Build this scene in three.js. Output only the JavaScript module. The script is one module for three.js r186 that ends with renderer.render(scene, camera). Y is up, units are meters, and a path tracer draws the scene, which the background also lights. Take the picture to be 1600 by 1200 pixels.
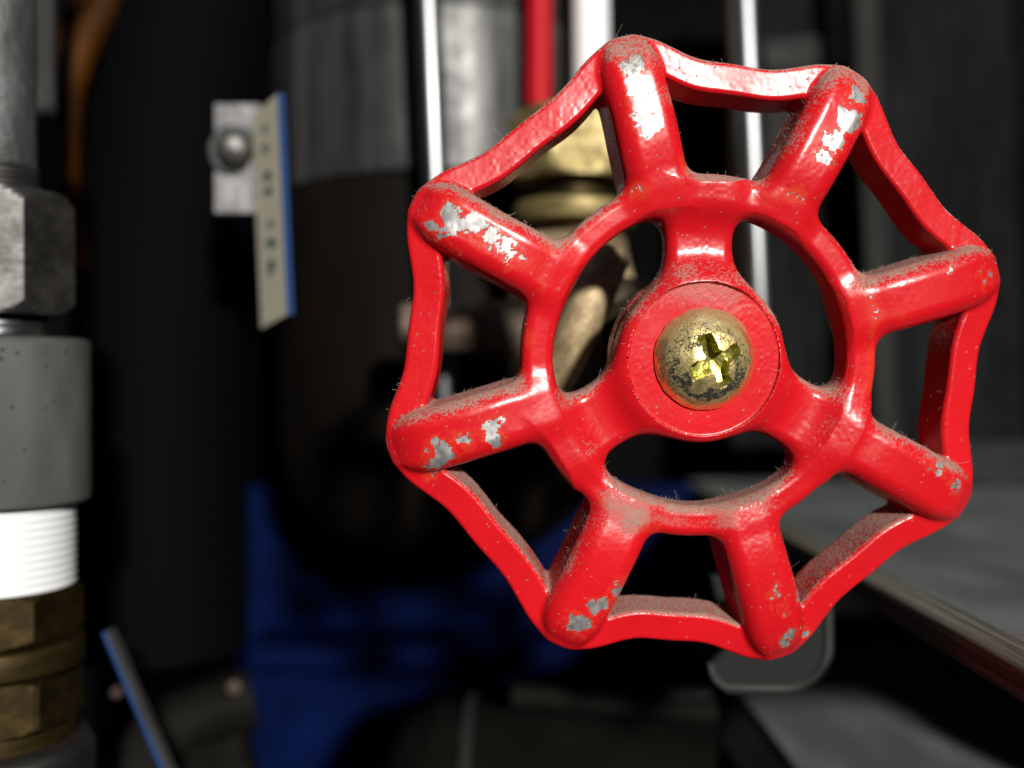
import * as THREE from 'three';
import { RoundedBoxGeometry } from 'three/addons/geometries/RoundedBoxGeometry.js';
import { mergeGeometries } from 'three/addons/utils/BufferGeometryUtils.js';

/* ---------- camera, sky, sun, exposure (lengths below are millimetres; MM turns them into metres) ---------- */
const MM = 0.001, F = 1555;                                   // F: lens length in pixels of the 1600 x 1200 photograph
const scene = new THREE.Scene();
const camera = new THREE.PerspectiveCamera(2 * Math.atan(600 / F) * 180 / Math.PI, 4 / 3, 0.005, 5);
camera.position.set(0, 0, 0); camera.lookAt(0, 0, -1);
camera.focus = 0.1025; camera.userData.fStop = 10; camera.updateProjectionMatrix(); scene.add(camera);
{ // a plain dim sky: pale overhead, greyer at the horizon, dark ground
  const w = 64, h = 32, d = new Float32Array(w * h * 4);
  for (let j = 0; j < h; j++) for (let i = 0; i < w; i++) {
    const e = Math.sin(((j + 0.5) / h - 0.5) * Math.PI), k = (j * w + i) * 4, s = Math.max(0, Math.min(1, e * 4 + 0.5));
    d[k] = 0.007 + s * 0.026; d[k + 1] = 0.0065 + s * 0.031; d[k + 2] = 0.006 + s * 0.042; d[k + 3] = 1;
  }
  const t = new THREE.DataTexture(d, w, h, THREE.RGBAFormat, THREE.FloatType);
  t.mapping = THREE.EquirectangularReflectionMapping; t.magFilter = t.minFilter = THREE.LinearFilter; t.needsUpdate = true;
  scene.background = t; scene.environment = t;
}
const sun = new THREE.DirectionalLight(new THREE.Color(1, 0.965, 0.90), 4.6);
sun.position.set(0.28, 0.305, 0.91 - 0.105); sun.target.position.set(0, 0, -0.105);
sun.castShadow = true; sun.shadow.radius = 7; sun.shadow.mapSize.set(2048, 2048);
Object.assign(sun.shadow.camera, { left: -0.2, right: 0.2, top: 0.2, bottom: -0.2, near: 0.1, far: 2 });
scene.add(sun, sun.target);

/* ---------- helpers ---------- */
let seed = 20251;
const rnd = () => { seed = (seed * 1664525 + 1013904223) >>> 0; return seed / 4294967296; };
const clamp = (x, a = 0, b = 1) => Math.min(b, Math.max(a, x));
const smooth = (a, b, x) => { const t = clamp((x - a) / (b - a)); return t * t * (3 - 2 * t); };
const V = (x, y, z) => new THREE.Vector3(x, y, z);
const hash = (x, y, z) => { let h = (Math.imul(x, 374761393) + Math.imul(y, 668265263) + Math.imul(z, 2147483629)) | 0; h = Math.imul(h ^ (h >>> 13), 1274126177); return ((h ^ (h >>> 16)) >>> 0) / 4294967296; };
function noise(x, y, z) {                                      // smooth value noise, -1 .. 1
  const i = Math.floor(x), j = Math.floor(y), k = Math.floor(z); let a = x - i, b = y - j, c = z - k;
  a = a * a * (3 - 2 * a); b = b * b * (3 - 2 * b); c = c * c * (3 - 2 * c);
  const l = (p, q, t) => p + (q - p) * t;
  return 2 * l(l(l(hash(i, j, k), hash(i + 1, j, k), a), l(hash(i, j + 1, k), hash(i + 1, j + 1, k), a), b),
    l(l(hash(i, j, k + 1), hash(i + 1, j, k + 1), a), l(hash(i, j + 1, k + 1), hash(i + 1, j + 1, k + 1), a), b), c) - 1;
}
const at = (px, py, depth) => V((px - 800) / F * depth, (600 - py) / F * depth, -depth);   // a point of the place, measured in the photograph
const used = new Set();
const numbered = n => { if (!used.has(n)) { used.add(n); return n; } for (let i = 1; ; i++) { const m = n + '_' + String(i).padStart(3, '0'); if (!used.has(m)) { used.add(m); return m; } } };
function thing(name, label, category, base, group) {
  const o = new THREE.Group(); o.name = numbered(name); o.position.copy(base).multiplyScalar(MM); o.userData = { label, category };
  if (group) o.userData.group = group; o.userData.base = [base.x, base.y, base.z]; scene.add(o); return o;
}
function part(name, geoms, material, parent) {                // geometries in millimetres of the place -> one mesh under its thing
  geoms = [].concat(geoms).map(g => (g.index ? g.toNonIndexed() : g));
  for (const g of geoms) for (const a of Object.keys(g.attributes)) if (!['position', 'normal', 'uv'].includes(a)) g.deleteAttribute(a);
  const g = geoms.length > 1 ? mergeGeometries(geoms) : geoms[0];
  let root = parent; const off = V(0, 0, 0);
  if (parent !== scene) { while (root.parent !== scene) root = root.parent; off.fromArray(root.userData.base); }
  g.translate(-off.x, -off.y, -off.z); g.scale(MM, MM, MM);
  const m = new THREE.Mesh(g, material); m.name = parent === scene ? numbered(name) : name; m.castShadow = m.receiveShadow = true; parent.add(m); return m;
}
const Y = V(0, 1, 0);
const along = (g, a, b) => { g.applyQuaternion(new THREE.Quaternion().setFromUnitVectors(Y, b.clone().sub(a).normalize())); return g.translate(a.x, a.y, a.z); };
const lathe = (a, b, prof, seg = 64) => along(new THREE.LatheGeometry(prof.map(p => new THREE.Vector2(p[0], p[1])), seg), a, b);   // profile [radius, height from a]
const rod = (a, b, r, seg = 48, c = 0.2) => { const L = a.distanceTo(b); return lathe(a, b, [[0, 0], [r - c, 0], [r, c], [r, L - c], [r - c, L], [0, L]], seg); };
function hexNut(a, b, R, turn, c = 0.6) {                       // six flats with the two turned chamfers of a real nut
  const L = a.distanceTo(b), pos = [], idx = [], n = 96, rows = 8;
  const hexR = t => R * Math.cos(Math.PI / 6) / Math.cos(((t - turn) % (Math.PI / 3) + Math.PI / 3) % (Math.PI / 3) - Math.PI / 6);
  const rowsY = [0, 0, c * 0.35, c * 0.7, c, L - c, L - c * 0.7, L - c * 0.35, L, L], q = [];
  rowsY.forEach((y, ri) => { q.push([]); for (let i = 0; i <= n; i++) {
    const t = i / n * Math.PI * 2, e = Math.min(y, L - y), lim = R * (0.88 + 0.12 * Math.min(1, e / c));
    const r = (ri === 0 || ri === rowsY.length - 1) ? 0 : Math.min(hexR(t), lim); q[ri].push([r * Math.sin(t), y, r * Math.cos(t)]); } });
  for (let j = 0; j < rowsY.length - 1; j++) for (let i = 0; i < n; i++) for (const p of [q[j][i], q[j][i + 1], q[j + 1][i + 1], q[j][i], q[j + 1][i + 1], q[j + 1][i]]) pos.push(...p);
  const g = new THREE.BufferGeometry(); g.setAttribute('position', new THREE.Float32BufferAttribute(pos, 3));
  g.setAttribute('uv', new THREE.Float32BufferAttribute(pos.reduce((o, _, i) => (i % 3 ? o : (o.push(pos[i] / 8 + pos[i + 2] / 8, pos[i + 1] / 8), o)), []), 2));
  g.computeVertexNormals(); return along(g, a, b);
}
const tube = (pts, r, seg = 80, rs = 20) => new THREE.TubeGeometry(new THREE.CatmullRomCurve3(pts), seg, r, rs);
function slab(center, size, r, euler = [0, 0, 0]) { const g = new RoundedBoxGeometry(...size, 3, r); g.applyMatrix4(new THREE.Matrix4().makeRotationFromEuler(new THREE.Euler(...euler))); return g.translate(center.x, center.y, center.z); }

/* ---------- materials ---------- */
function noiseTex(lo, hi, sx, sy, srgb = true, contrast = 1, n = 256) {   // tileable two-tone grain between two colours
  const d = new Uint8Array(n * n * 4), w = (x, p) => ((x % p) + p) % p;
  const tn = (u, v, p, q, k) => { const x = u * p, y = v * q, i = Math.floor(x), j = Math.floor(y), a = smooth(0, 1, x - i), b = smooth(0, 1, y - j), h = (I, J) => hash(w(I, p), w(J, q), k); return (h(i, j) * (1 - a) + h(i + 1, j) * a) * (1 - b) + (h(i, j + 1) * (1 - a) + h(i + 1, j + 1) * a) * b; };
  for (let y = 0; y < n; y++) for (let x = 0; x < n; x++) {
    const u = x / n, v = y / n; let s = 0.45 * tn(u, v, sx, sy, 3) + 0.3 * tn(u, v, sx * 3, sy * 3, 5) + 0.25 * tn(u, v, sx * 9, sy * 9, 7);
    s = clamp((s - 0.5) * contrast * 1.8 + 0.5); for (let c = 0; c < 3; c++) d[(y * n + x) * 4 + c] = Math.round((lo[c] + (hi[c] - lo[c]) * s) * 255); d[(y * n + x) * 4 + 3] = 255;
  }
  const t = new THREE.DataTexture(d, n, n); t.wrapS = t.wrapT = THREE.RepeatWrapping; t.magFilter = t.minFilter = THREE.LinearFilter; if (srgb) t.colorSpace = THREE.SRGBColorSpace; t.needsUpdate = true; return t;
}
const rep = (t, x, y) => { const c = t.clone(); c.repeat.set(x, y); c.needsUpdate = true; return c; };
const grain = noiseTex([0.62, 0.61, 0.60], [1, 1, 1], 6, 6), streak = noiseTex([0.45, 0.45, 0.46], [1, 1, 1], 24, 2), bumpT = noiseTex([0, 0, 0], [1, 1, 1], 12, 12, false, 1.3), roughT = noiseTex([0.55, 0.55, 0.55], [1, 1, 1], 5, 5, false);
const mat = (r, g, b, roughness, metalness = 0, extra = {}) => new THREE.MeshStandardMaterial({ color: new THREE.Color().setRGB(r, g, b), roughness, metalness, map: grain, ...extra });
const dull = (r, g, b, roughness, s = 0.15, extra = {}) => new THREE.MeshPhysicalMaterial({ color: new THREE.Color().setRGB(r, g, b), roughness, specularIntensity: s, map: grain, ...extra });
const M = {
  chrome: mat(0.2, 0.207, 0.215, 0.47, 1, { map: null, roughnessMap: roughT }),
  tube: mat(0.15, 0.165, 0.165, 0.6, 0.7, { bumpMap: rep(bumpT, 2, 6), bumpScale: 0.00006 }),
  nut: mat(0.17, 0.166, 0.163, 0.5, 0.95, { map: rep(grain, 0.5, 0.5) }),
  sleeve: mat(0.125, 0.128, 0.124, 0.75, 0.1, { map: rep(grain, 0.5, 0.3), bumpMap: rep(bumpT, 3, 3), bumpScale: 0.00004 }),
  white: mat(0.80, 0.81, 0.82, 0.55, 0, { map: null }), whiteTube: mat(0.9, 0.91, 0.92, 0.35, 0, { map: null }),
  brass: mat(0.42, 0.33, 0.13, 0.75, 0.5, { roughnessMap: roughT }), brassDark: mat(0.062, 0.040, 0.011, 0.55, 0.8), brassTan: mat(0.62, 0.47, 0.27, 0.6, 0.35),
  bronze: mat(0.20, 0.145, 0.105, 0.65, 0.3), black: dull(0.004, 0.004, 0.0045, 0.8, 0.05), hose: dull(0.0022, 0.0022, 0.0027, 0.7, 0.04, { map: null }),
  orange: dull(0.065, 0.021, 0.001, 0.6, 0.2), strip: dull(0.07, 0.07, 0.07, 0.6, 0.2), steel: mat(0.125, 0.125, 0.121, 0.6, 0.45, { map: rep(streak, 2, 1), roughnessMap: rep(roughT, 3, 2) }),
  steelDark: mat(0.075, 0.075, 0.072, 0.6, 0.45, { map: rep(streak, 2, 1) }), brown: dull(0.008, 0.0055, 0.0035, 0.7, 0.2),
  red: dull(0.42, 0.002, 0.010, 0.5, 0.3, { map: null }), panel: dull(0.0105, 0.0115, 0.0125, 0.7, 0.06), panelEdge: dull(0.024, 0.025, 0.024, 0.6, 0.15), greyDark: dull(0.022, 0.024, 0.025, 0.6, 0.2), greyPlain: dull(0.019, 0.020, 0.020, 0.6, 0.1, { map: null }), grey: dull(0.23, 0.25, 0.255, 0.6, 0.25, { map: rep(grain, 0.25, 0.25), bumpMap: rep(bumpT, 4, 4), bumpScale: 0.00004 }),
  greyLip: dull(0.24, 0.23, 0.19, 0.85, 0.1), blue: dull(0.0010, 0.0062, 0.048, 0.6, 0.06), olive: dull(0.0095, 0.009, 0.0075, 0.7, 0.15), blueEdge: mat(0.004, 0.045, 0.18, 0.45), plateWhite: mat(0.36, 0.36, 0.38, 0.55, 0.1), label: dull(0.05, 0.05, 0.05, 0.7, 0.15), copper: mat(0.04, 0.017, 0.010, 0.6, 0.4),
};

/* ---------- solids from a distance field: naive surface nets on a fine grid, vertices pulled onto the surface ---------- */
function surface(f, lo, hi, h) {
  const N = [0, 1, 2].map(k => Math.ceil((hi[k] - lo[k]) / h) + 1), [nx, ny, nz] = N, B = 8;
  const val = new Float32Array(nx * ny * nz).fill(1e3), live = new Uint8Array(nx * ny * nz), id = (i, j, k) => i + nx * (j + ny * k);
  for (let K = 0; K < nz; K += B) for (let J = 0; J < ny; J += B) for (let I = 0; I < nx; I += B) {
    const d = f(lo[0] + (I + B / 2) * h, lo[1] + (J + B / 2) * h, lo[2] + (K + B / 2) * h), skip = Math.abs(d) > B * h * 1.15;
    for (let k = K; k < Math.min(K + B, nz); k++) for (let j = J; j < Math.min(J + B, ny); j++) for (let i = I; i < Math.min(I + B, nx); i++) {
      val[id(i, j, k)] = skip ? d : f(lo[0] + i * h, lo[1] + j * h, lo[2] + k * h); if (!skip) live[id(i, j, k)] = 1;
    }
  }
  const vid = new Int32Array(nx * ny * nz).fill(-1), P = [], F3 = [], sx = 1, sy = nx, sz = nx * ny;
  const E = [[0, 1], [2, 3], [4, 5], [6, 7], [0, 2], [1, 3], [4, 6], [5, 7], [0, 4], [1, 5], [2, 6], [3, 7]], O = [0, sx, sy, sx + sy, sz, sx + sz, sy + sz, sx + sy + sz], c = new Float32Array(8);
  for (let k = 0; k < nz - 1; k++) for (let j = 0; j < ny - 1; j++) for (let i = 0; i < nx - 1; i++) {
    const at0 = id(i, j, k); let m = 0; for (let q = 0; q < 8; q++) { c[q] = val[at0 + O[q]]; if (c[q] < 0) m |= 1 << q; }
    if (m === 0 || m === 255) continue;
    let x = 0, y = 0, z = 0, n = 0;
    for (const [a, b] of E) if (((m >> a) ^ (m >> b)) & 1) { const t = c[a] / (c[a] - c[b]), A = [a & 1, (a >> 1) & 1, a >> 2], Bq = [b & 1, (b >> 1) & 1, b >> 2]; x += A[0] + (Bq[0] - A[0]) * t; y += A[1] + (Bq[1] - A[1]) * t; z += A[2] + (Bq[2] - A[2]) * t; n++; }
    vid[at0] = P.length / 3; P.push(lo[0] + (i + x / n) * h, lo[1] + (j + y / n) * h, lo[2] + (k + z / n) * h);
  }
  const quad = (a, b, cc, d, flip) => { if (a < 0 || b < 0 || cc < 0 || d < 0) return; flip ? F3.push(a, cc, b, a, d, cc) : F3.push(a, b, cc, a, cc, d); };
  for (let k = 1; k < nz - 1; k++) for (let j = 1; j < ny - 1; j++) for (let i = 1; i < nx - 1; i++) {
    const a = id(i, j, k), s = val[a] < 0;
    if (s !== val[a + sx] < 0) quad(vid[a], vid[a - sy], vid[a - sy - sz], vid[a - sz], s !== true ? false : true);
    if (s !== val[a + sy] < 0) quad(vid[a], vid[a - sz], vid[a - sz - sx], vid[a - sx], s !== true ? false : true);
    if (s !== val[a + sz] < 0) quad(vid[a], vid[a - sx], vid[a - sx - sy], vid[a - sy], s !== true ? false : true);
  }
  const pos = new Float32Array(P), nor = new Float32Array(P.length), e = h * 0.5;
  for (let v = 0; v < pos.length; v += 3) for (let pass = 0; pass < 2; pass++) {
    const [x, y, z] = [pos[v], pos[v + 1], pos[v + 2]];
    let gx = f(x + e, y, z) - f(x - e, y, z), gy = f(x, y + e, z) - f(x, y - e, z), gz = f(x, y, z + e) - f(x, y, z - e); const L = Math.hypot(gx, gy, gz) || 1;
    gx /= L; gy /= L; gz /= L; if (pass === 0) { const d = clamp(f(x, y, z), -h * 0.5, h * 0.5); pos[v] -= gx * d; pos[v + 1] -= gy * d; pos[v + 2] -= gz * d; }
    nor[v] = gx; nor[v + 1] = gy; nor[v + 2] = gz; if (pass === 0) continue;
  }
  // make the winding agree with the normals
  for (let t = 0; t < F3.length; t += 3) {
    const [a, b, q] = [F3[t] * 3, F3[t + 1] * 3, F3[t + 2] * 3], ux = pos[b] - pos[a], uy = pos[b + 1] - pos[a + 1], uz = pos[b + 2] - pos[a + 2], wx = pos[q] - pos[a], wy = pos[q + 1] - pos[a + 1], wz = pos[q + 2] - pos[a + 2];
    if ((uy * wz - uz * wy) * nor[a] + (uz * wx - ux * wz) * nor[a + 1] + (ux * wy - uy * wx) * nor[a + 2] < 0) { const s = F3[t + 1]; F3[t + 1] = F3[t + 2]; F3[t + 2] = s; }
  }
  return { pos, nor, tri: F3 };
}
function submesh(s, faces, uv, col, name, material, parent) {
  const map = new Map(), p = [], n = [], t = [], c = [], idx = [];
  for (const fi of faces) for (let q = 0; q < 3; q++) { const v = s.tri[fi * 3 + q]; let m = map.get(v); if (m === undefined) { m = map.size; map.set(v, m); p.push(s.pos[v * 3] * MM, s.pos[v * 3 + 1] * MM, s.pos[v * 3 + 2] * MM); n.push(s.nor[v * 3], s.nor[v * 3 + 1], s.nor[v * 3 + 2]); t.push(uv[v * 2], uv[v * 2 + 1]); c.push(col[v * 3], col[v * 3 + 1], col[v * 3 + 2]); } idx.push(m); }
  const g = new THREE.BufferGeometry(); g.setAttribute('position', new THREE.Float32BufferAttribute(p, 3)); g.setAttribute('normal', new THREE.Float32BufferAttribute(n, 3)); g.setAttribute('uv', new THREE.Float32BufferAttribute(t, 2)); g.setAttribute('color', new THREE.Float32BufferAttribute(c, 3)); g.setIndex(idx);
  const m = new THREE.Mesh(g, material); m.name = name; m.castShadow = m.receiveShadow = true; parent.add(m); return m;
}
function lookup(fn, step = 0) {                                          // fn(u, v) -> [linear r, g, b, roughness, metalness]
  const n = 256, a = new Float32Array(n * n * 4), b = new Float32Array(n * n * 4), e = new Float32Array(n * n * 4);
  for (let j = 0; j < n; j++) for (let i = 0; i < n; i++) { const q = fn((i + 0.5) / n, (j + 0.5) / n), k = (j * n + i) * 4; a.set([q[0], q[1], q[2], 1], k); b.set([1, q[3], q[4], 1], k); e.set([q[5] || 0, q[5] || 0, q[5] || 0, 1], k); }
  const mk = d => { const t = new THREE.DataTexture(d, n, n, THREE.RGBAFormat, THREE.FloatType); t.magFilter = t.minFilter = THREE.LinearFilter; t.needsUpdate = true; return t; };
  const r = mk(b); return new THREE.MeshPhysicalMaterial({ ior: 1.52, map: mk(a), roughnessMap: r, metalnessMap: r, roughness: 1, metalness: 1, vertexColors: true, ...(step ? { bumpMap: mk(e), bumpScale: step } : {}) });
}
const mix3 = (a, b, t) => a.map((x, i) => x + (b[i] - x) * t);
const smin = (a, b, k) => { const q = Math.max(k - Math.abs(a - b), 0) / k; return Math.min(a, b) - q * q * k * 0.25; };
const rbox2 = (x, y, hx, hy, r) => { const qx = Math.abs(x) - hx + r, qy = Math.abs(y) - hy + r; return Math.min(Math.max(qx, qy), 0) + Math.hypot(Math.max(qx, 0), Math.max(qy, 0)) - r; };

/* ---------- the red handwheel ---------- */
const wn = V(0.08, -0.075, 1).normalize(), wu = V(0, 1, 0).cross(wn).normalize(), wv = wn.clone().cross(wu), hubAt = at(1101, 561, 103);
const toWorld = (x, y, z) => hubAt.clone().addScaledVector(wu, x).addScaledVector(wv, y).addScaledVector(wn, z);
const wheel = thing('handwheel', 'worn red painted valve handwheel with eight raised spokes and a screw in its hub', 'handwheel', hubAt);
wheel.quaternion.setFromRotationMatrix(new THREE.Matrix4().makeBasis(wu, wv, wn));
const TIP = 16.7 * Math.PI / 180, S8 = Math.PI / 4, S3 = Math.PI * 2 / 3, ARM = Math.PI / 2 + 0.02;
const fold = (a, s) => a - s * Math.round(a / s);
function wheelField(x, y, z) {
  const r = Math.hypot(x, y), a = Math.atan2(y, x);
  // hub with a sunken round face and a groove round its side
  let hub = rbox2(r, z + 4.2, 8.95, 4.2, 1.5); hub = Math.max(hub, 0.55 - Math.hypot(r - 9.15, z + 4.1));
  const ring = rbox2(r - 17.25, z + 2.75, 1.68, 2.25, 1.1);
  const aw = a + 0.035 * Math.exp(-(((a - 1.85) / 0.3) ** 2)) - 0.05 * Math.exp(-(((a + 2.0) / 0.3) ** 2));
  let q = fold(a - ARM, S3), s = r * Math.cos(q), t = r * Math.sin(q);
  const arm = Math.max(rbox2(t, z + 3.1 + 0.02 * (s - 12.5) ** 2 * -0.6, 3.55, 1.65, 1.2), 7.5 - s, s - 17);
  let d = smin(smin(hub, arm, 3.0), ring, 3.2); d = Math.max(d, -rbox2(r, z - 0.9, 8.0, 1.18, 0.12));
  // spokes: tall rounded bars that hook over the rim
  q = fold(aw - TIP, S8); s = r * Math.cos(q); t = r * Math.sin(q);
  const crest = 0.75 - 0.018 * (s - 23) ** 2 * (s > 23 ? 0.55 : 1.5), hw = 3.2 + 0.035 * (crest - z);
  const bar = rbox2(t, z - (crest - 7.6) / 2, hw, (crest + 7.6) / 2, 1.9);
  const spoke = Math.max(-smin(-bar, 34.7 - s, 5.5), 16.5 - s) * 0.95;
  d = smin(d, spoke, 1.7);
  // rim: bent bars between the spoke ends
  const w8 = 8 * (aw - TIP), slope = (13.2 * Math.sin(w8) + 6.7 * Math.sin(2 * w8)) / Math.max(r, 20);
  const m = (r - 30.05 - 1.65 * Math.cos(w8) - 0.42 * Math.cos(2 * w8)) / Math.sqrt(1 + slope * slope), zz = z + 4.3, co = 0.992, si = 0.126;
  const rim = rbox2(m * co - zz * si, m * si + zz * co, 1.68, 2.4, 0.5) * 0.9;
  d = smin(d, rim, 0.55);
  if (Math.abs(d) < 1) d += 0.085 * noise(x / 5 + 9, y / 5, z / 5) + 0.014 * noise(x / 1.3, y / 1.3, z / 1.3 + 5) + (0.008 + 0.007 * noise(x / 4, y / 4, z / 4 + 60)) * noise(x / 0.36, y / 0.36, z / 0.36);
  return d;
}
const chips = [-8, 29.3, 1.3, -7.5, 27.2, 1.3, -6.8, 25.3, 1.5, -6.1, 23.5, 1.4, 15.4, 27, 1.2, 14.5, 24.7, 1.3, 12.9, 22.4, 1.2, 11.9, 20.8, 0.8, -26.3, 14.9, 1.1, -25.9, 13.6, 1.2, -24.1, 13.4, 1.1, -22.5, 12.3, 1.1, -20.9, 11.2, 1.1, -20.1, 10.5, 1, -28.3, 13.2, 0.4, -27.6, 12.5, 0.35, -26.1, 11.3, 0.3,
  -27.2, -9.4, 1.3, -27.7, -10.5, 0.9, -22, -6.8, 0.8, -21.9, -8.1, 0.75, -28.1, -12, 0.5, -24.9, -8.4, 0.6, -12.9, -27.7, 1.2, -11.4, -26, 0.7, -10.1, -25.4, 0.7, -8.9, -24, 0.8, 7.9, -24.8, 0.55, 8.7, -26.2, 0.55, 11, -25.2, 0.55, 10, -29.4, 0.7, 9.6, -30.5, 0.5, 12.1, -30.2, 0.4, 30.1, 8.3, 0.35, 31.1, 9.3, 0.3, 29.4, 9, 0.28, 25.8, 9.3, 0.25, 24.4, -10.8, 0.4, 25.7, -11.4, 0.35, 27.7, -13.5, 0.28];
const paint = lookup((u, v) => {
  // u: how much dust lies on it, v: how far the paint has gone (0.5 is the broken edge)
  const metal = smooth(0.49, 0.52, v), worn = smooth(0.18, 0.49, v) * (1 - metal), dust = smooth(0.22, 1.0, u), film = smooth(0.08, 0.5, u);
  let c = mix3([0.62, 0.0075, 0.0135], [0.70, 0.095, 0.03], worn * 0.32); c = mix3(c, [0.46, 0.06, 0.05], film * 0.6); c = mix3(c, [0.47, 0.46, 0.46], metal); c = mix3(c, [0.33, 0.23, 0.185], dust * 0.94);
  return [...c, 0.27 + 0.22 * film + 0.2 * metal + dust * 0.5, metal * 0.55 * (1 - dust), 0.5 * (1 - metal) + 0.5 * dust];
}, 0.00009);
{
  const s = surface(wheelField, [-36, -36, -9.2], [36, 36, 2.2], 0.165), nv = s.pos.length / 3, uv = new Float32Array(nv * 2), col = new Float32Array(nv * 3), dusty = [];
  const ux = 0, uy = wv.y, uz = wn.y;
  for (let i = 0; i < nv; i++) {
    const [x, y, z] = [s.pos[i * 3], s.pos[i * 3 + 1], s.pos[i * 3 + 2]], [a, b, c] = [s.nor[i * 3], s.nor[i * 3 + 1], s.nor[i * 3 + 2]], up = a * ux + b * uy + c * uz;
    const n1 = noise(x / 2.4, y / 2.4, z / 2.4 + 30), n2 = noise(x / 0.33, y / 0.33, z / 0.33), n3 = hash((x * 60) | 0, (y * 60) | 0, (z * 60) | 0) - 0.5, n0 = noise(x / 7 + 40, y / 7, z / 7);
    let d = smooth(0.1, 0.84, up + 0.22 * n1 + 0.14 * n0 + 0.4 * smooth(0.2, 0.9, c) * smooth(-11, -16, y + 1.5 * n1) * smooth(3.2, 0.8, Math.abs(Math.hypot(x, y) - 17.6 - 1.5 * n0))) * 0.84 + 0.03 + (0.14 * n2 + 0.95 * n3) * (0.35 + 0.65 * smooth(0, 0.4, up));
    if (z < -0.18 && z > -0.45 && Math.hypot(x, y) < 8.1) d = 0.06 + 0.12 * n2 + 0.25 * n3 + smooth(3, 8, y + 1.5 * n1) * 0.34;   // the sunken face gathers grit along its upper edge
    if (n3 > 0.497) d += 0.6;
    let wear = -9; if (c > 0.25) for (let k = 0; k < chips.length; k += 3) { const w = (chips[k + 2] - Math.hypot(x - chips[k], y - chips[k + 1])); if (w > wear) wear = w; }
    let v = 0.5 + clamp(wear + 0.6 * noise(x / 0.9, y / 0.9, 3) + 0.5 * noise(x / 0.36, y / 0.36, 8) + 0.5 * n3 - 0.1, -1.2, 1) * 0.38;
    if (wear < -3) v = 0.1;
    if (c > 0.5 && noise(x / 0.55 + 77, y / 0.55, z) > 0.93) v = 0.56;
    const root = smooth(3.2, 0.6, Math.abs(Math.hypot(x, y) - 19.5)) * smooth(0.0, 0.7, n1 + n0 * 0.5) * smooth(0.3, 0.8, c); if (v < 0.45) v = Math.max(v, 0.12 + root * 0.36 + 0.07 * n2 + 0.08 * n3);
    uv[i * 2] = clamp(d, 0.004, 0.996); uv[i * 2 + 1] = clamp(v, 0.004, 0.996); { const k = v > 0.5 ? clamp(0.78 + 0.3 * noise(x / 0.5 + 11, y / 0.5, 2) + 0.2 * noise(x / 0.2, y / 1.6, 9), 0.35, 1.1) : 0.96 + 0.08 * n0; col[i * 3] = col[i * 3 + 1] = col[i * 3 + 2] = k; }
    if (up > 0.05 && rnd() < 0.02 + 0.1 * up) dusty.push(i);
  }
  const groups = {};
  for (let t = 0; t < s.tri.length / 3; t++) {
    let x = 0, y = 0; for (let q = 0; q < 3; q++) { x += s.pos[s.tri[t * 3 + q] * 3] / 3; y += s.pos[s.tri[t * 3 + q] * 3 + 1] / 3; }
    const r = Math.hypot(x, y), a = Math.atan2(y, x); let key;
    if (r < 9.4) key = 'hub'; else if (r < 15.6) key = 'arm' + ((Math.round((a - ARM) / S3) + 6) % 3); else if (r < 18.9) key = 'inner_ring';
    else key = Math.abs(r * Math.sin(fold(a - TIP, S8))) < 3.75 ? 'spoke' + ((Math.round((a - TIP) / S8) + 16) % 8) : 'rim';
    (groups[key] ||= []).push(t);
  }
  for (const k of Object.keys(groups).sort()) submesh(s, groups[k], uv, col, k.replace(/\d$/, ''), paint, wheel);
  // lint caught on the paint: short curled fibres
  const fib = [];
  for (let i = 0; i < 2200; i++) {
    const v = dusty[Math.floor(rnd() * dusty.length)] * 3, p = V(s.pos[v], s.pos[v + 1], s.pos[v + 2]), n = V(s.nor[v], s.nor[v + 1], s.nor[v + 2]);
    const L = 0.16 + 0.34 * rnd() ** 2 + (rnd() < 0.025 ? 1.0 : 0), dir = n.clone().multiplyScalar(0.9).add(V(rnd() - 0.5, rnd() - 0.5, rnd() - 0.5).multiplyScalar(2.2)).normalize(), bend = V(rnd() - 0.5, rnd() - 0.5, rnd() - 0.5).multiplyScalar(1.8);
    const pts = []; for (let q = 0; q <= 4; q++) { const e = q / 4; pts.push(p.clone().addScaledVector(n, -0.03).addScaledVector(dir, L * e).addScaledVector(bend, L * e * e * 0.6).multiplyScalar(MM)); }
    fib.push(new THREE.TubeGeometry(new THREE.CatmullRomCurve3(pts), 5, (0.009 + 0.006 * rnd()) * MM, 3));
  }
  const lint = new THREE.Mesh(mergeGeometries(fib), new THREE.MeshStandardMaterial({ color: new THREE.Color().setRGB(0.5, 0.46, 0.43), roughness: 0.9 }));
  lint.name = 'lint'; lint.userData.kind = 'stuff'; wheel.add(lint);
}
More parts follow.
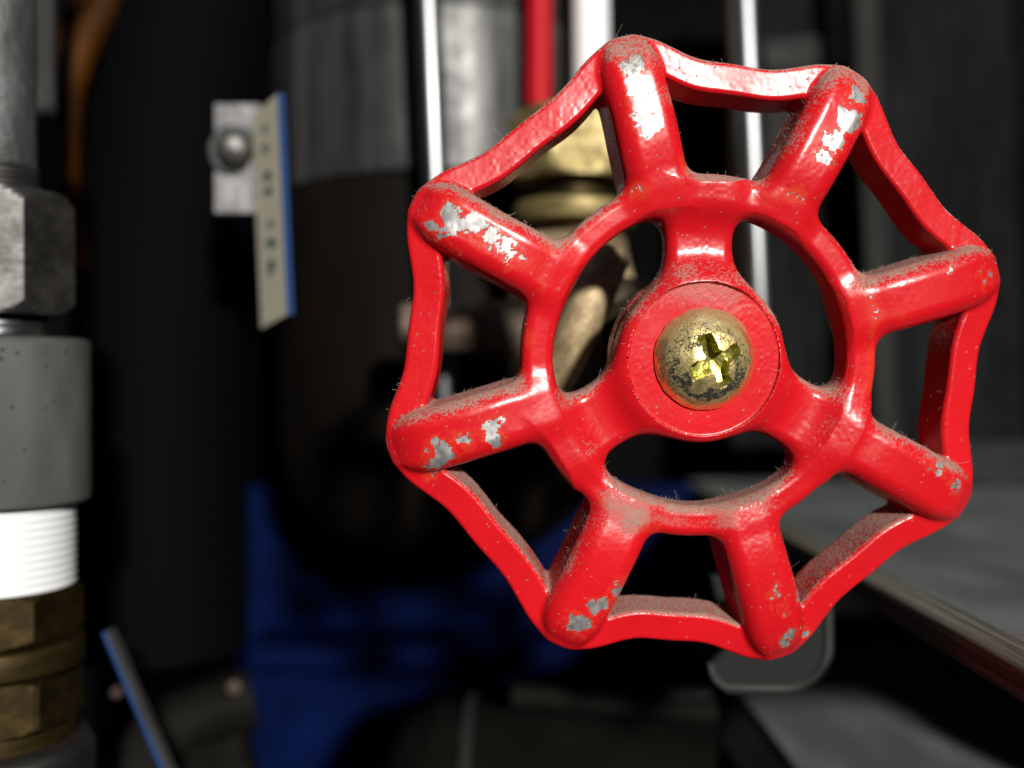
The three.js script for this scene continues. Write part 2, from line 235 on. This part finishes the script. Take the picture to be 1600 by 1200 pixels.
{ // pan head screw with a chewed cross recess
  const R = 6.5, base = -0.32, turn = 26 * Math.PI / 180;
  const field = (x, y, z) => {
    const r = Math.hypot(x, y), h = z - base;
    let d = Math.max(Math.hypot(r, h + 3.35) - R, -h - 0.4, r - 5.5); d = d > -0.6 ? Math.max(d, (r - 5.5 + (0.5 - h)) * 0.6) : d;
    const cx = x - 0.55, cy = y + 0.1, c = cx * Math.cos(turn) + cy * Math.sin(turn), s = -cx * Math.sin(turn) + cy * Math.cos(turn), depth = 3.2 - h;
    const wob = 0.16 * noise(x / 0.8, y / 0.8, 2) + 0.08 * noise(x / 0.3, y / 0.3, 4);
    const one = (p, q) => rbox2(p, q, 3.35 - depth * 0.55, 0.78 - depth * 0.07, 0.25) + wob;
    const cross = smin(one(c, s), one(s, c), 0.7);
    d = Math.max(d, -Math.max(cross, -(h - 0.7 - 0.25 * Math.hypot(cx, cy))) * 0.9);
    return d + 0.05 * noise(x / 0.9, y / 0.9, z / 0.9) + 0.016 * noise(x / 0.22, y / 0.22, z / 0.22);
  };
  const s = surface(field, [-5.9, -5.9, -1], [5.9, 5.9, 3.4], 0.07), nv = s.pos.length / 3, uv = new Float32Array(nv * 2), col = new Float32Array(nv * 3).fill(1);
  for (let i = 0; i < nv; i++) {
    const [x, y, z] = [s.pos[i * 3], s.pos[i * 3 + 1], s.pos[i * 3 + 2]], r = Math.hypot(x, y), cx = x - 0.55, cy = y + 0.1, inside = Math.hypot(x, y) < 3.4 && field(x, y, z) < 0.2 && Math.hypot(r, z - base + 3.35) < R - 0.28;
    const g = noise(x / 0.25, y / 0.25, z / 0.25), h = noise(x / 1.1, y / 1.1, z / 1.1 + 7), f = hash((x * 90) | 0, (y * 90) | 0, (z * 90) | 0);
    const band = smooth(1.9, 3.2, r + 0.9 * h + 0.5 * (y - x * 0.4) / 3) * smooth(5.0, 3.9, r + 0.4 * h) * (0.55 + 0.45 * smooth(2, -2.5, y + h));
    uv[i * 2] = inside ? 0.02 : clamp(band * 0.66 + 0.22 * g + 0.6 * (f - 0.5) + 0.05 + 0.12 * h, 0.06, 0.99); uv[i * 2 + 1] = inside ? 0.9 : clamp(0.3 + 0.1 * h + smooth(3.2, 5, y + h) * 0.3 - 0.25 * smooth(4.0, 4.8, r) * smooth(4, 1, y), 0.02, 0.6);
  }
  const zinc = lookup((u, v) => {
    if (v > 0.75) return [0.45, 0.42, 0.10, 0.34, 0.85];
    const dirt = smooth(0.3, 0.62, u), c = mix3(mix3([0.90, 0.73, 0.30], [0.82, 0.64, 0.36], v), mix3([0.018, 0.017, 0.010], [0.42, 0.33, 0.22], smooth(0.36, 0.6, v)), dirt);
    return [...c, 0.26 + 0.22 * smooth(0.12, 0.26, v) + 0.42 * dirt, 0.92 * (1 - dirt)];
  });
  const head = [], rec = []; for (let t = 0; t < s.tri.length / 3; t++) (uv[s.tri[t * 3] * 2 + 1] > 0.75 ? rec : head).push(t);
  const screw = submesh(s, head, uv, col, 'screw', zinc, wheel); submesh(s, rec, uv, col, 'recess', zinc, screw);
}

/* ---------- brass valve behind the wheel ---------- */
{
  const B = at(893, 520, 168), o = thing('brass_valve', 'brass valve body with hexagonal top behind the red handwheel', 'valve', B), up = V(0.02, 1, 0).normalize();
  const lift = k => B.clone().addScaledVector(up, k), st = toWorld(0, 0, -8.35), ax = wn;
  part('stem', rod(st.clone().addScaledVector(ax, -16), st, 2.6, 32), M.bronze, o);
  part('packing_nut', hexNut(toWorld(0, 0, -34), toWorld(0, 0, -22), 7.6, 0.2, 0.8), M.brassDark, o);
  part('bonnet', lathe(toWorld(0, 0, -58), toWorld(0, 0, -34), [[0, 0], [10, 0], [10, 12], [8, 17], [6.6, 24], [0, 24]]), M.bronze, o);
  part('body', lathe(lift(-14), lift(16), [[0, 0], [8, 0], [9, 2], [11, 9], [11.5, 15], [10.6, 22], [9.4, 26], [8.6, 30], [0, 30]]), M.brassTan, o);
  part('flange', lathe(lift(18), lift(22), [[0, 0], [9.5, 0], [10.2, 0.5], [10.2, 3], [9.6, 3.5], [0, 3.5]]), M.brass, o);
  part('neck', rod(lift(15.8), lift(27), 6.6, 48), M.brassDark, o);
  part('hex_nut', hexNut(lift(25), lift(36.5), 11.6, -0.42, 1.3), M.brass, o);
  part('side_port', lathe(lift(0).add(V(-4, 0, 3)), lift(0.5).add(V(-29, 0, 7)), [[0, 0], [5, 0], [5, 11], [3.9, 12], [3.9, 24], [3.2, 25], [0, 25]]), M.bronze, o);
  part('elbow', tube([at(950, 405, 126), at(922, 470, 122), at(893, 535, 122), at(850, 625, 126)], 2.7, 40, 24), M.brassTan, o);
}

/* ---------- chrome rods and coloured tubes ---------- */
const tubeThing = (name, label, cat, a, b, r, m, group) => { const o = thing(name, label, cat, b, group); part('tube', rod(a, b, r, 48, 0.3), m, o); return o; };
{
  const a = at(663, -120, 176), b = at(697, 700, 176); let o = thing('chrome_rod', 'thin polished chrome rod running down behind the left edge of the red wheel', 'rod', b, 'polished chrome rods'); part('shaft', rod(a, b, 2.4), M.chrome, o);
  const c = at(1157, -120, 180), d = at(1190, 620, 180); o = thing('chrome_rod', 'polished chrome rod seen through the upper right openings of the red wheel', 'rod', d, 'polished chrome rods'); part('shaft', rod(c, d, 2.6), M.chrome, o);
  tubeThing('tan_wire', 'thin tan wire close beside the right chrome rod', 'wire', at(1139, -120, 186), at(1154, 520, 186), 0.55, M.brassTan);
  tubeThing('red_tube', 'bright red plastic tube hanging above the brass valve', 'tube', at(842, -120, 186), at(841, 168, 186), 2.5, M.red);
  tubeThing('white_tube', 'white plastic tube directly behind the top of the red wheel', 'tube', at(921, -120, 192), at(924, 190, 192), 3.6, M.whiteTube);
}

/* ---------- the big vessel ---------- */
{
  const D = 222, X = py => 686 + (py - 300) * 0.02, q = py => at(X(py), py, D), k = D / F, r = 250 * k, o = thing('steel_vessel', 'large grey steel vessel with a dark brown rounded lower half, behind the left chrome rod', 'vessel', q(860));
  const h = (a, b) => q(a).distanceTo(q(b)), L = h(872, 320);
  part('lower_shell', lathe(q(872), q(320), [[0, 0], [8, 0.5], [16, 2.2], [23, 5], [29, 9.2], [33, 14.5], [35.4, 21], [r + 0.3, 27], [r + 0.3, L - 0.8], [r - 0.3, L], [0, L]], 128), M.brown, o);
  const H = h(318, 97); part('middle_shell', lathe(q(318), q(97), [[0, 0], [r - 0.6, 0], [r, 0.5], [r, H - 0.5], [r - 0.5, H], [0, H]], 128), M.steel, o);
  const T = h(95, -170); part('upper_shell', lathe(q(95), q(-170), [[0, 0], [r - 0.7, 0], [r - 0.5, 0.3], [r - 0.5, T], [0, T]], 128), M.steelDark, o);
}

/* ---------- left pipe fitting ---------- */
{
  const c = at(2, 1300, 128), top = at(-6, -80, 128), dir = top.clone().sub(c).normalize(), o = thing('pipe_fitting', 'grey metal tube with nut, sleeve, white thread and brass nuts at the left edge', 'pipe fitting', c);
  const p = py => c.clone().addScaledVector(dir, (1300 - py) / F * 128), k = 128 / F, R = px => px * k;
  part('tube', lathe(p(262), p(-80), [[0, 0], [R(57), 0], [R(57), R(342)], [0, R(342)]], 96), M.tube, o);
  const ridges = []; for (let i = 0; i < 5; i++) ridges.push([R(57), R(i * 9)], [R(60), R(i * 9 + 2)], [R(60), R(i * 9 + 5)], [R(57), R(i * 9 + 8)]);
  part('collar', lathe(p(305), p(263), [[0, 0], ...ridges, [0, R(42)]], 96), M.nut, o);
  part('hex_nut', hexNut(p(494), p(305), R(112), 0.80, 1.6), M.nut, o);
  part('neck', lathe(p(530), p(494), [[0, 0], [R(70), 0], [R(70), R(10)], [R(64), R(14)], [R(70), R(18)], [R(70), R(36)], [0, R(36)]]), M.chrome, o);
  part('sleeve', lathe(p(786), p(529), [[0, 0], [R(126), 0], [R(134), R(7)], [R(134), R(246)], [R(130), R(254)], [R(120), R(257)], [0, R(257)]], 96), M.sleeve, o);
  const dots = []; for (let i = 0; i < 22; i++) { const an = 0.15 + rnd() * 1.25, py = i < 15 ? 540 + rnd() * 26 : 570 + rnd() * 190, g = new THREE.SphereGeometry(0.16 + 0.1 * rnd(), 8, 6), q = p(py); g.translate(q.x + Math.sin(an) * R(134), q.y, q.z + Math.cos(an) * R(134)); dots.push(g); }
  part('casting_bumps', dots, M.sleeve, o);
  const th = [[0, 0]]; for (let i = 0; i < 11; i++) th.push([R(108.5), R(i * 11.8)], [R(111), R(i * 11.8 + 4)], [R(111), R(i * 11.8 + 8)], [R(108.5), R(i * 11.8 + 11.5)]); th.push([R(108), R(131)], [0, R(131)]);
  part('thread', lathe(p(917), p(786), th, 96), M.white, o);
  part('brass_nut', hexNut(p(992), p(915), R(122), 0.86, 0.8), M.brassDark, o);
  part('brass_collar', lathe(p(1042), p(992), [[0, 0], [R(118), 0], [R(124), R(8)], [R(124), R(40)], [R(116), R(50)], [0, R(50)]], 96), M.brassDark, o);
  part('brass_nut', hexNut(p(1125), p(1042), R(121), 0.90, 0.8), M.brassDark, o);
  part('base_ring', lathe(p(1300), p(1150), [[0, 0], [R(138), 0], [R(138), R(130)], [R(122), R(150)], [0, R(150)]], 96), M.nut, o);
  part('base_neck', rod(p(1150), p(1125), R(112), 64, 0.1), M.brassDark, o);
}

/* ---------- hose, cable, strip on the left ---------- */
{
  let o = thing('grey_strip', 'dull grey strip standing just right of the grey tube', 'strip', at(68, 330, 165)); part('strip', slab(at(68, 80, 165), [3.6, 70, 2], 0.4), M.strip, o);
  o = thing('orange_cable', 'dim orange cable curving up between grey strip and black hose', 'cable', at(104, 400, 190));
  part('cable', tube([at(112, 420, 190), at(102, 300, 188), at(103, 180, 188), at(125, 90, 190), at(190, -40, 196)], 2.9), M.orange, o);
  o = thing('orange_cable', 'thin orange cable crossing at the top beside the black hose', 'cable', at(85, 60, 196)); part('cable', tube([at(75, 120, 198), at(95, 50, 196), at(140, -30, 196)], 1.1), M.orange, o);
  o = thing('black_hose', 'thick black hose bending away behind the left fitting', 'hose', at(250, 1010, 205));
  part('hose', tube([at(252, 1010, 205), at(250, 760, 205), at(254, 480, 205), at(268, 260, 206), at(300, 20, 209), at(345, -180, 214)], 17.6, 90, 40), M.hose, o);
}

/* ---------- folded tag on its plate ---------- */
{
  let o = thing('mounting_plate', 'small pale grey plate with a round screw, behind the cream tag', 'plate', at(370, 333, 160));
  part('plate', slab(at(371, 248, 160), [7.2, 17.6, 0.8], 0.25), M.plateWhite, o);
  part('washer', lathe(at(367, 236, 159.2), at(367, 236, 158), [[0, 0], [3.9, 0], [4.1, 0.3], [3.9, 0.6], [0, 0.6]]), M.tube, o);
  part('screw', lathe(at(367, 236, 158.6), at(367, 236, 156), [[0, 0], [2.9, 0], [2.7, 0.9], [1.9, 1.3], [0.9, 1.6], [0, 1.7]]), M.nut, o);
  o = thing('tag', 'cream label tag with blue edge and green print, seen nearly edge on', 'tag', at(425, 512, 152));
  const cv = document.createElement('canvas'); cv.width = 96; cv.height = 512; const x = cv.getContext('2d'); x.fillStyle = '#e6dfc6'; x.fillRect(0, 0, 96, 512);
  x.fillStyle = '#2c5a55'; for (const [cy, w, h] of [[62, 28, 34], [105, 40, 34], [170, 46, 34], [208, 44, 38], [290, 36, 30], [330, 44, 36], [388, 42, 46]]) { for (let i = 0; i < 5; i++) x.fillRect(48 - w / 2 + rnd() * w * 0.6, cy - h / 2 + rnd() * h * 0.7, w * 0.45, h * 0.22); }
  const tx = new THREE.CanvasTexture(cv); tx.colorSpace = THREE.SRGBColorSpace;
  const face = [at(394, 182, 158), at(433, 146, 146), at(448, 492, 146), at(408, 513, 158)], back = V(1.1, 0, 0.1), pos = [], uv = [], quadTo = (l, t, a, b, c, d) => { l.push(a, d, c, a, c, b); };
  const solid = (pts) => { const g = new THREE.BufferGeometry(), l = []; pts.forEach(p => l.push(p.x, p.y, p.z)); g.setAttribute('position', new THREE.Float32BufferAttribute(l, 3)); g.setAttribute('uv', new THREE.Float32BufferAttribute(new Float32Array(pts.length * 2), 2)); g.computeVertexNormals(); return g; };
  const [a, b, c, d] = face, l = []; quadTo(l, 0, a, b, c, d); const gf = solid(l); gf.setAttribute('uv', new THREE.Float32BufferAttribute([0, 1, 0, 0, 1, 0, 0, 1, 1, 0, 1, 1], 2));
  part('face', gf, new THREE.MeshStandardMaterial({ map: tx, roughness: 0.6 }), o);
  const [e, f, g, h] = face.map(p => p.clone().add(back)), k = []; quadTo(k, 0, b, f, g, c); quadTo(k, 0, f, e, h, g); quadTo(k, 0, a, e, f, b); quadTo(k, 0, d, c, g, h); quadTo(k, 0, a, d, h, e);
  part('backing', solid(k), M.blueEdge, o);
}

/* ---------- dark panels on the right ---------- */
{
  let o = thing('equipment_cabinet', 'large dark grey flat cabinet face on the right behind the red wheel', 'cabinet', at(1470, 700, 262)); part('panel', slab(at(1474, 300, 262), [37, 134, 4], 0.6, [0, 0, 0.03]), M.panel, o);
  o = thing('panel_profile', 'narrow dark metal profile along the left edge of the large cabinet face', 'profile', at(1362, 700, 258)); part('profile', slab(at(1362, 300, 258), [7, 134, 5], 1.2, [0, 0, 0.05]), M.panelEdge, o);
  o = thing('narrow_cabinet', 'narrow dark cabinet face with a grey label behind the right chrome rod', 'cabinet', at(1235, 700, 272)); part('panel', slab(at(1215, 300, 274), [26, 140, 3], 0.5), M.panel, o);
  part('label_plate', slab(at(1238, 84, 271), [16, 8, 0.8], 0.2, [0, 0, 0.06]), M.label, o); part('lower_plate', slab(at(1232, 190, 271.6), [13, 22, 0.6], 0.2), M.panelEdge, o);
}

/* ---------- grey channel, flange and cut plate at lower right ---------- */
{
  let o = thing('grey_channel', 'grey metal channel with a worn pale front edge, running back at lower right', 'channel', V(50, -32, -180));
  part('top_flange', slab(V(92, -28.2, -187), [84, 3.0, 180], 0.9), M.grey, o);
  part('worn_edge', slab(V(50.6, -28.3, -180), [6.2, 3.4, 188], 1.0), M.greyLip, o);
  part('web', slab(V(96, -45, -182), [4, 29, 188], 0.8), M.grey, o);
  part('lower_flange', slab(V(77, -60, -170), [68, 3, 170], 0.9), M.grey, o);
  part('back_flange', slab(at(1600, 724, 259), [44, 12, 3], 1.4), M.greyDark, o);
  o = thing('rounded_plate', 'grey plate with rounded corner and pale rim below the red wheel', 'plate', at(1210, 1075, 128));
  const sh = new THREE.Shape(), P = (x, y) => [(x - 1150) / F * 128, (1000 - y) / F * 128], k = [[1110, 900], [1290, 900], [1292, 940]];
  for (let i = 0; i <= 10; i++) { const t = i / 10 * Math.PI / 2; k.push([1232 + 60 * Math.cos(t), 1012 + 62 * Math.sin(t)]); } for (let i = 0; i <= 6; i++) { const t = i / 6 * Math.PI / 2; k.push([1140 - 30 * Math.sin(t), 1034 + 40 * Math.cos(t)]); }
  sh.moveTo(...P(...k[0])); for (const q of k.slice(1)) sh.lineTo(...P(...q)); sh.closePath(); const c = at(1150, 1000, 128), ex = new THREE.ExtrudeGeometry(sh, { depth: 1.6, bevelEnabled: true, bevelSize: 0.4, bevelThickness: 0.4, bevelSegments: 3 }); ex.translate(c.x, c.y, c.z); part('plate', ex, M.greyPlain, o);
  part('rim', tube(k.slice(1).map(q => at(q[0], q[1], 126)), 0.5, 60, 14), M.strip, o);
}

/* ---------- blue housing, pump, bracket, blade at the bottom ---------- */
{
  let o = thing('blue_housing', 'dark blue painted machine housing in the shade at the lower left', 'housing', at(750, 1400, 260));
  part('front', slab(at(732, 1103, 262), [120.5, 117, 6], 2.5), M.blue, o);
 part('shelf', slab(at(738, 1012, 249), [108, 6, 20], 1), M.blue, o);
  o = thing('motor_housing', 'dark round motor housing with a pale seam at the bottom', 'motor', at(880, 1400, 186));
  part('shell', lathe(at(590, 1420, 190), at(1150, 1420, 190), [[0, 0], [28, 0], [36, 5], [38.6, 12], [38.6, 56], [36, 63], [28, 68.4], [0, 68.4]], 96), M.olive, o);
  part('seam', lathe(at(722, 1420, 190), at(742, 1420, 190), [[38, 0], [39.6, 0.4], [39.6, 2], [38, 2.4]], 96), M.label, o);
  o = thing('cross_bar', 'dark brown bar above the motor housing', 'bar', at(960, 1110, 178)); part('bar', rod(at(800, 1085, 182), at(1120, 1112, 178), 2.3, 24), M.olive, o); part('end_cap', rod(at(1040, 1080, 177), at(1110, 1084, 177), 1.4, 24), M.label, o);
  o = thing('cast_bracket', 'dark cast bracket left of the blue housing', 'bracket', at(330, 1300, 176));
  part('arm', tube([at(180, 1330, 170), at(250, 1150, 176), at(330, 1110, 178), at(395, 1090, 180)], 5.5, 40, 20), M.olive, o); part('foot', slab(at(320, 1180, 184), [17, 22, 8], 2.5, [0, 0, 0.2]), M.olive, o); part('bolt', rod(at(366, 1074, 172), at(366, 1074, 169.5), 1.3, 24), M.copper, o); part('bolt', rod(at(182, 1082, 170), at(182, 1082, 168.5), 1, 24), M.copper, o);
  o = thing('edge_plate', 'thin blue plate seen edge on, slanting at the bottom left', 'plate', at(262, 1210, 140));
  const a = at(165, 985, 140), b = at(275, 1240, 140), mid = a.clone().add(b).multiplyScalar(0.5), ang = Math.atan2(b.x - a.x, a.y - b.y);
  part('blue_side', slab(mid, [0.75, a.distanceTo(b), 2.2], 0.2, [0, 0, ang]), M.blueEdge, o); part('grey_side', slab(mid.clone().add(V(0.72, 0.3, 0)), [0.6, a.distanceTo(b), 2.2], 0.2, [0, 0, ang]), M.strip, o);
}

/* ---------- dark back of the compartment ---------- */
{ const w = part('wall', slab(V(0, 0, -318), [420, 320, 6], 1), M.black, scene); w.userData.kind = 'structure'; }
for (const o of scene.children) delete o.userData.base;

const renderer = new THREE.WebGLRenderer({ antialias: true });
renderer.setSize(1024, 768); renderer.shadowMap.enabled = true; renderer.toneMapping = THREE.LinearToneMapping; renderer.toneMappingExposure = 1.06;
renderer.render(scene, camera);
